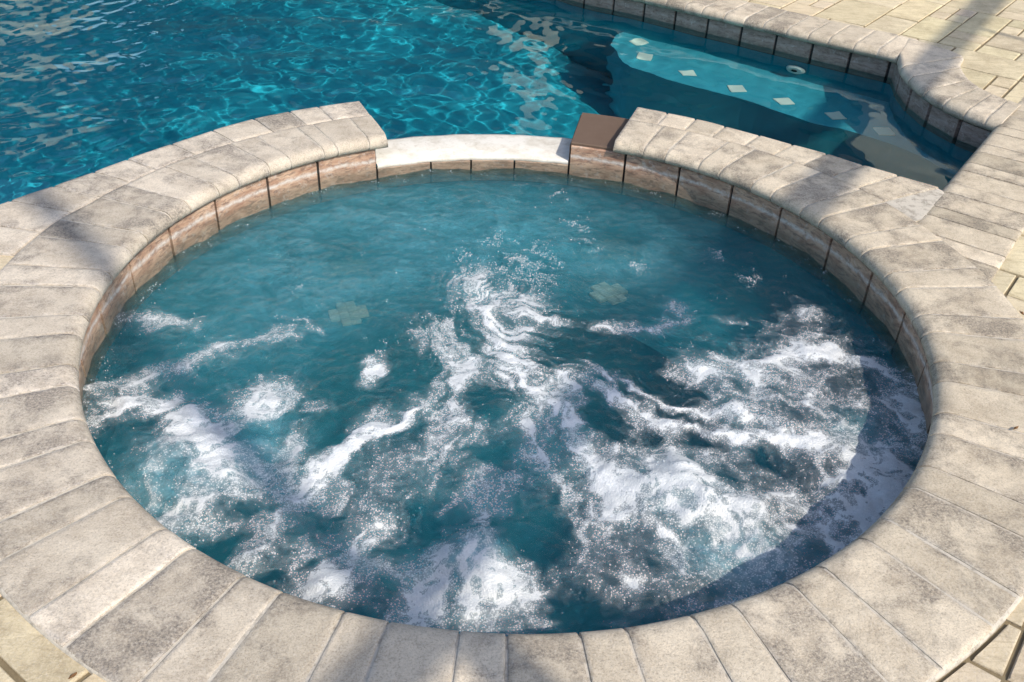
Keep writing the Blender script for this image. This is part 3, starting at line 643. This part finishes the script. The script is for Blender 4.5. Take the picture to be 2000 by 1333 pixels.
def seg_d(X, Y, a, b):
    ax, ay = a; bx, by = b; dx, dy = bx - ax, by - ay; t = np.clip(((X - ax) * dx + (Y - ay) * dy) / (dx * dx + dy * dy + 1e-9), 0, 1)
    return np.hypot(X - ax - t * dx, Y - ay - t * dy)
_J = np.random.default_rng(3).random((128, 128, 2))
def worley(x, y):                                         # F2 - F1 of jittered points
    xi, yi = np.floor(x).astype(int), np.floor(y).astype(int); f1 = np.full(x.shape, 9.0); f2 = np.full(x.shape, 9.0)
    for a in (-1, 0, 1):
        for b in (-1, 0, 1):
            j = _J[(xi + a) & 127, (yi + b) & 127]; d = np.hypot(xi + a + j[..., 0] - x, yi + b + j[..., 1] - y)
            f2 = np.minimum(f2, np.maximum(f1, d)); f1 = np.minimum(f1, d)
    return f2 - f1
def foam_field(X, Y):
    wx = X + .032 * (fbm(X * 6 + 3, Y * 6, 3) - .5) * 2 + .022 * (fbm(X * 22, Y * 22 + 8, 2) - .5) * 2
    wy = Y + .032 * (fbm(X * 6 + 40, Y * 6 + 11, 3) - .5) * 2 + .022 * (fbm(X * 22 + 60, Y * 22, 2) - .5) * 2
    F = np.zeros_like(X); R = np.zeros_like(X); K = np.zeros_like(X); env = np.zeros_like(X)
    for pts, w, st in STREAK:
        d = np.min([seg_d(wx, wy, a, b) for a, b in zip(pts[:-1], pts[1:])], axis=0)
        F = 1 - (1 - F) * (1 - min(st * .85, .9) * np.exp(-(d / (w * 1.15)) ** 2)); env = np.maximum(env, st * np.exp(-(d / (w * 2.8)) ** 2))
        if st > .75: R = np.maximum(R, np.exp(-(d / (w * .75)) ** 2))
    for x, y, rx, ry, st in BLOB:
        q = ((wx - x) / rx) ** 2 + ((wy - y) / ry) ** 2
        F = 1 - (1 - F) * (1 - min(st * .80, .9) * np.exp(-q ** 1.3)); env = np.maximum(env, st * np.exp(-q / 2.4))
    D = np.zeros_like(X)
    cx_ = wx + .035 * (fbm(X * 17 + 70, Y * 17, 3) - .5) * 2; cy_ = wy + .035 * (fbm(X * 17, Y * 17 + 70, 3) - .5) * 2
    for x, y, rx, ry, st in CLEAR: D = np.maximum(D, (.95 if rx > .055 else .7) * np.exp(-(((cx_ - x) / (rx * .95)) ** 2 + ((cy_ - y) / (ry * .95)) ** 2) ** 1.5))
    for x, y, rx, ry, st in MILK: K = 1 - (1 - K) * (1 - st * np.exp(-(((wx - x) / rx) ** 2 + ((wy - y) / ry) ** 2) ** 1.2))
    for x, y, rx, ry, st in ((-.58, .42, .40, .34, .62), (-.10, .66, .52, .30, .55), (.33, .50, .22, .18, .58), (-.75, .02, .25, .25, .25)):   # rear water: milky air plus the sunlit bench's brightness put into its colour
        K = 1 - (1 - K) * (1 - st * np.exp(-(((wx - x) / rx) ** 2 + ((wy - y) / ry) ** 2)))
    for x, y in ((-.52, .44), (.34, .62)): K = K * (1 - .85 * np.exp(-((X - x) ** 2 + (Y - y) ** 2) / .13 ** 2))     # clearer over the marker tiles
    # the jets drag the froth towards the middle of the spa: strings along the flow, walls round clear holes across it
    fx, fy = wx - .02, wy - .22; ph = np.arctan2(fy, fx); rr = np.hypot(fx, fy)
    strings = fbm(ph * 15 * np.minimum(1, rr / .38) + 3.0 * fbm(wx * 6, wy * 6, 2) + 4 * np.maximum(0, .38 - rr) * np.cos(3 * ph), rr * 5 + 3, 4, .6)
    l1 = np.exp(-worley(wx * 11, wy * 11) / .15); l2 = np.exp(-worley(wx * 27 + 9, wy * 27) / .20); l3 = np.exp(-worley(wx * 60 + 4, wy * 60 + 2) / .30)
    lace = np.clip(.60 * l1 + .55 * l2 + .35 * l3, 0, 1.2)
    tear = np.clip((strings - .36) / .26, 0, 1)
    G = F * (.36 + .85 * tear) * (.52 + .72 * lace) + .56 * np.clip(env * 1.2, 0, 1) * lace * (.12 + 1.0 * tear) + .03 * env
    G = np.clip(np.maximum(G * .92, R * (.42 + .5 * tear)), 0, 1) * (1 - .97 * D)
    return G, R * (1 - D), K
def spa_z(X, Y):
    F, R, K = foam_field(X, Y); r_ = np.hypot(X, Y)
    Z = waves(X, Y, np.geomspace(.028, .30, 30), .050, rad(80), 1.4, 9)
    rough = np.clip((-.05 - Y) / .5, 0, 1)
    Z *= 1.15 + .45 * rough
    Z += .018 * rough * (fbm(X * 7, Y * 7 + 3, 4) - .5)
    Z += .005 * R + .005 * F * (fbm(X * 40, Y * 40, 2))
    for (jx, jy), h, w in zip(JETS, (.022, .045, .028, .014), (.12, .075, .13, .16)):
        d = np.hypot(X - jx, Y - jy); Z += h * np.exp(-(d / w) ** 2) * (.6 + .8 * fbm(X * 16, Y * 16, 3)) - h * .35 * np.exp(-((d - w * 2.0) / (w * .8)) ** 2)
    Z *= 1 - .25 * np.clip((r_ - 1.0) / .1, 0, 1)
    return ZS + Z, {'foam': F, 'milk_lit': K, 'ridge': R}

n = N('aerated spa water'); p = n.pos()
glass = n.add('BsdfGlass'); glass.inputs['Roughness'].default_value = 0.0; glass.inputs['IOR'].default_value = 1.333
n.put(glass.inputs['Color'], (.82, .96, .97)); n.put(glass.inputs['Normal'], n.bump(n.noise(p, 62, 5, .68, 1.0), .95, .016))
tp = n.add('BsdfTransparent'); n.put(tp.inputs['Color'], (.76, .97, .98)); gl = n.add('BsdfGlossy'); gl.inputs['Roughness'].default_value = .02; n.put(gl.inputs['Normal'], glass.inputs['Normal'].links[0].from_socket)
fr = n.add('Fresnel'); fr.inputs[0].default_value = 1.333; n.put(fr.inputs['Normal'], glass.inputs['Normal'].links[0].from_socket)
clear = n.shmix(.5, glass.outputs[0], n.shmix(fr.outputs[0], tp.outputs[0], gl.outputs[0]))
fa, mk, rg = n.attr('foam'), n.attr('milk_lit'), n.attr('ridge')
cl = n.noise(p, 48, 4, .7, .4)
# each bubble is a cell: it floats there if its own number is under the foam's density
vn = n.add('TexVoronoi'); n.put(vn.inputs['Vector'], p); vn.inputs['Scale'].default_value = 270; vo = vn.outputs['Distance']
sc_ = n.add('SeparateColor'); n.put(sc_.inputs[0], vn.outputs['Color']); cr = sc_.outputs[0]
dn = n.math('ADD', n.math('MULTIPLY', fa, 1.30), n.math('MULTIPLY', n.math('SUBTRACT', cl, .5), 1.15))
fm = n.ramp(n.math('SUBTRACT', dn, n.math('MULTIPLY', cr, .62)), (.09, 0.0), (.30, 1.0))
gap = n.ramp(n.math('ADD', vo, n.math('MULTIPLY', n.math('SUBTRACT', 1.0, fa), .18)), (.30, .88), (.78, .20))
fm = n.math('MULTIPLY', fm, n.math('MAXIMUM', gap, n.ramp(dn, (.95, 0.0), (1.45, .92))), None, True)
fm = n.math('MAXIMUM', fm, n.math('MULTIPLY', n.ramp(fa, (.05, 0.0), (.85, 1.0)), n.ramp(cl, (.32, .38), (.62, .74))))
fh = n.math('ADD', n.math('SUBTRACT', 1.0, vo), n.math('MULTIPLY', cl, 1.3))
foam = n.bsdf(n.mix(n.math('MULTIPLY', cr, .5), n.mix(rg, (.66, .67, .67), (.84, .84, .83)), (.46, .49, .50)), .40, n.bump(fh, .5, .003), .5)
milk_lit = n.bsdf((.17, .53, .63), .06, n.bump(n.noise(p, 50, 5, .70, 1.1), 1.0, .022), .55)
mkf = n.math('MULTIPLY', n.math('ADD', n.math('MULTIPLY', mk, .75), .03), n.ramp(n.noise(p, 14, 4, .65, .6), (.30, .25), (.62, .85)), None, True)
M['spa_water'] = n.done(n.shmix(fm, n.shmix(mkf, clear, milk_lit), foam))
gs = np.arange(-1.112, 1.1121, .0045)
swt = grid_mesh('spa_water', gs, gs, spa_z, lambda a, b: np.hypot(a, b) < 1.104, M['spa_water'])
tag(swt, 'churning turquoise spa water streaked with white foam', kind='structure')

# loose bubbles riding on the water
n = N('bubble film'); lw = n.add('LayerWeight'); lw.inputs[0].default_value = .45
df = n.bsdf((.58, .61, .62), .16, None, .5); tr = n.add('BsdfTransparent')
M['bubble'] = n.done(df)
cand = rng.uniform(-1.06, 1.06, (420000, 2)); cand = cand[np.hypot(cand[:, 0], cand[:, 1]) < 1.085]
F, R, K = foam_field(cand[:, 0], cand[:, 1]); cl_ = fbm(cand[:, 0] * 26, cand[:, 1] * 26, 3)
dens = np.clip((F + (cl_ - .5) * 1.0 - .22) / .5, 0, 1) * .15 + .0002
for x, y, r_ in SPARK: dens += .55 * np.exp(-(((cand[:, 0] - x) ** 2 + ((cand[:, 1] - y) * .7) ** 2) / r_ ** 2)) * (cl_ > .5)
rim = np.hypot(cand[:, 0], cand[:, 1]); dens += .10 * np.clip((rim - 1.03) / .05, 0, 1) * (cl_ > .55)
pk = cand[rng.random(len(cand)) < dens][:46000]
Zb, _ = spa_z(pk[:, 0], pk[:, 1]); rb = np.clip(rng.lognormal(-7.0, .32, len(pk)), .0006, .0024)
ring6 = np.array([[math.cos(i * math.pi / 3), math.sin(i * math.pi / 3)] for i in range(6)])
dome = np.vstack([np.c_[ring6, np.full(6, -.15)], np.c_[ring6 * .78, np.full(6, .62)], [[0, 0, 1.0]]])
df_ = []
for i in range(6): j = (i + 1) % 6; df_ += [(i, j, 6 + j), (i, 6 + j, 6 + i), (6 + i, 6 + j, 12)]
df_ = np.array(df_)
co = (dome[None] * rb[:, None, None] + np.c_[pk, Zb][:, None, :]).reshape(-1, 3); ft = (df_[None] + 13 * np.arange(len(pk))[:, None, None]).reshape(-1, 3)
me = bpy.data.meshes.new('bubbles'); me.vertices.add(len(co)); me.vertices.foreach_set('co', co.astype(np.float32).ravel())
me.loops.add(ft.size); me.loops.foreach_set('vertex_index', ft.astype(np.int32).ravel()); me.polygons.add(len(ft))
me.polygons.foreach_set('loop_start', np.arange(0, ft.size, 3, dtype=np.int32)); me.polygons.foreach_set('loop_total', np.full(len(ft), 3, np.int32))
me.update(calc_edges=True); me.polygons.foreach_set('use_smooth', np.ones(len(ft), bool)); me.materials.append(M['bubble'])
bub = bpy.data.objects.new('bubbles', me); COL.objects.link(bub); tag(bub, 'white air bubbles floating on the churning spa water', 'bubbles', kind='stuff')

# ------------------------------------------------------------------ beyond the frame: what shades the coping and shows in the water
H = 2.7; HA = 5.5; az = np.array([SUN_AZ.x, SUN_AZ.y]); OFF = az * H / math.tan(SUN_EL)
def meet(p, d, q, e):                                     # where the line p + d t meets q + e u
    c_ = d[0] * e[1] - d[1] * e[0]; t_ = ((q[0] - p[0]) * e[1] - (q[1] - p[1]) * e[0]) / c_; return p + d * t_
pa = np.array([-.03, -1.10]) + az * 3.2; cage = empty('screen_enclosure', (*pa, -.05))
bd = np.array([.53, .848]); b0 = np.array([1.03, .77]) + OFF; pc = meet(pa, az, b0, bd)
beam('post', (*pa, -.03), (*pa, HA), .09, .09, M['bronze'], cage); beam('post', (*pc, -.03), (*pc, H), .10, .10, M['bronze'], cage)
beam('rafter', (*pa, HA - .06), (*pc, H + .03), .06, .10, M['bronze'], cage)
beam('rafter', (*(b0 + bd * -4.0), H), (*(b0 + bd * 7.5), H), .07, .09, M['bronze'], cage)
pe = b0 + bd * 7.0; beam('post', (*pe, -.03), (*pe, H), .10, .10, M['bronze'], cage)
pt = np.array([2.35, 2.40]) + az * 3.0; px_ = meet(pt, az, b0, bd)
beam('thin_post', (*pt, -.03), (*pt, H), .035, .035, M['bronze'], cage); beam('purlin', (*pt, H), (*px_, H), .03, .05, M['bronze'], cage)
tag(cage, 'dark aluminium screen enclosure whose shadow bars fall across the coping', 'enclosure')
house = empty('house', (-3, 8, -.05))
part = lambda nm, lo, hi, m, par=house: box(nm, lo, hi, M[m], par, .01)
part('wall', (-10, 8.0, -.03), (-5.0, 8.4, 2.5), 'stucco'); part('wall', (-5.0, 11.0, -.03), (3.6, 11.3, 3.0), 'lanai'); part('column', (-.06, 8.0, -.03), (.34, 8.4, 3.3), 'stucco')
part('wall', (3.9, 8.0, -.03), (5.0, 8.4, 4.6), 'stucco'); part('roof', (-10.4, 7.9, 2.5), (-4.7, 11.6, 2.9), 'roof'); part('roof', (-4.0, 7.8, 3.35), (3.85, 11.6, 3.7), 'roof')
for x in (-8.6, -6.6):
    wf = part('window', (x, 7.97, .9), (x + 1.2, 8.05, 2.3), 'white'); q = box('pane', (x + .06, 7.955, .96), (x + 1.14, 7.965, 2.24), M['glass']); q.parent = wf; q.location = (0, -.05, 0)
tag(house, 'cream stucco house with a porch column mirrored in the pool', 'house')

# unseen trees added behind the house so the ripples mirror something dark
def crown_mesh(seed):
    r = np.random.default_rng(seed); vs, fc = [], []
    cl_ = r.normal(0, 1, (26, 3)); cl_ /= np.linalg.norm(cl_, axis=1)[:, None]; cl_ *= r.uniform(.25, .95, (26, 1)) * np.array([2.1, 1.9, 2.3])
    for c_ in cl_:
        for _ in range(95):
            p_ = c_ + r.normal(0, .36, 3); a_ = r.normal(0, 1, 3); a_ /= np.linalg.norm(a_); b_ = np.cross(a_, r.normal(0, 1, 3)); b_ /= np.linalg.norm(b_); L_ = r.uniform(.12, .24)
            k_ = len(vs); vs += [p_ - a_ * L_, p_ + b_ * L_ * .45, p_ + a_ * L_, p_ - b_ * L_ * .45]; fc.append((k_, k_ + 1, k_ + 2, k_ + 3))
    me = bpy.data.meshes.new('crown'); me.from_pydata([tuple(q) for q in vs], [], fc); me.materials.append(M['foliage']); return me
cms = [crown_mesh(k) for k in (1, 2, 3)]; r = random.Random(4)
for k in range(11):
    x = -11 + k * 2.2 + r.uniform(-.4, .4); y = 14.5 + r.uniform(-1, 1.2); sc_k = r.uniform(1.15, 1.45); hh = r.uniform(3.6, 4.6)
    tr_ = empty('tree', (x, y, -.05)); tag(tr_, '%s unseen tree from the left, added behind the house for dark reflections' % ('first second third fourth fifth sixth seventh eighth ninth tenth eleventh'.split()[k]), 'tree', 'added trees for dark reflections')
    c_ = bpy.data.objects.new('crown', cms[k % 3]); COL.objects.link(c_); c_.parent = tr_; c_.location = (0, 0, hh + 1.2); c_.scale = (sc_k,) * 3; c_.rotation_euler.z = r.uniform(0, 6)
    vs = []
    for z_, rd in ((0, .20), (1.2, .14), (hh, .10), (hh + 1.8, .05)):
        for q in range(8): vs.append((rd * math.cos(q * math.pi / 4) + .05 * z_ * .3, rd * math.sin(q * math.pi / 4), z_))
    tk = mesh('trunk', vs, [(a * 8 + q, a * 8 + (q + 1) % 8, a * 8 + 8 + (q + 1) % 8, a * 8 + 8 + q) for a in range(3) for q in range(8)], M['bark'], None, True); tk.parent = tr_
# scraps of dry leaf
def leaf(x, y, z, L, a, label):
    o = mesh('dry_leaf', [(-L, 0, .002), (-L * .3, L * .35, .004), (L * .5, L * .28, .003), (L, 0, .006), (L * .4, -L * .3, .002), (-L * .4, -L * .3, .005), (0, 0, .0075), (-L * .9, 0, 0), (0, L * .2, .001), (0, -L * .2, .001), (L * .9, 0, .002)],
             [(0, 5, 6, 1), (1, 6, 2), (2, 6, 4, 3), (5, 4, 6), (7, 8, 10, 9), (0, 1, 8, 7), (1, 2, 8), (2, 3, 10, 8), (3, 4, 9, 10), (4, 5, 9), (5, 0, 7, 9)], M['leaf'])
    o.location = (x, y, z); o.rotation_euler.z = a; tag(o, label, 'leaf')
leaf(1.145, -.478, .003, .008, .5, 'tiny curled brown leaf scrap in a joint of the right spa coping')
leaf(1.362, .012, -.004, .009, 1.9, 'tiny dark leaf scrap at the outer edge of the right coping')
leaf(-.690, -1.196, -.012, .008, .8, 'dark leaf scrap in the gap between coping and paving at bottom left')

for o in (pool, spa, *[c for c in pool.children if c.name.startswith(('bench', 'marker', 'return'))], *[c for c in spa.children if c.name.startswith('marker')]): o.cycles.is_caustics_receiver = True
for o in (pw,): o.cycles.is_caustics_caster = True
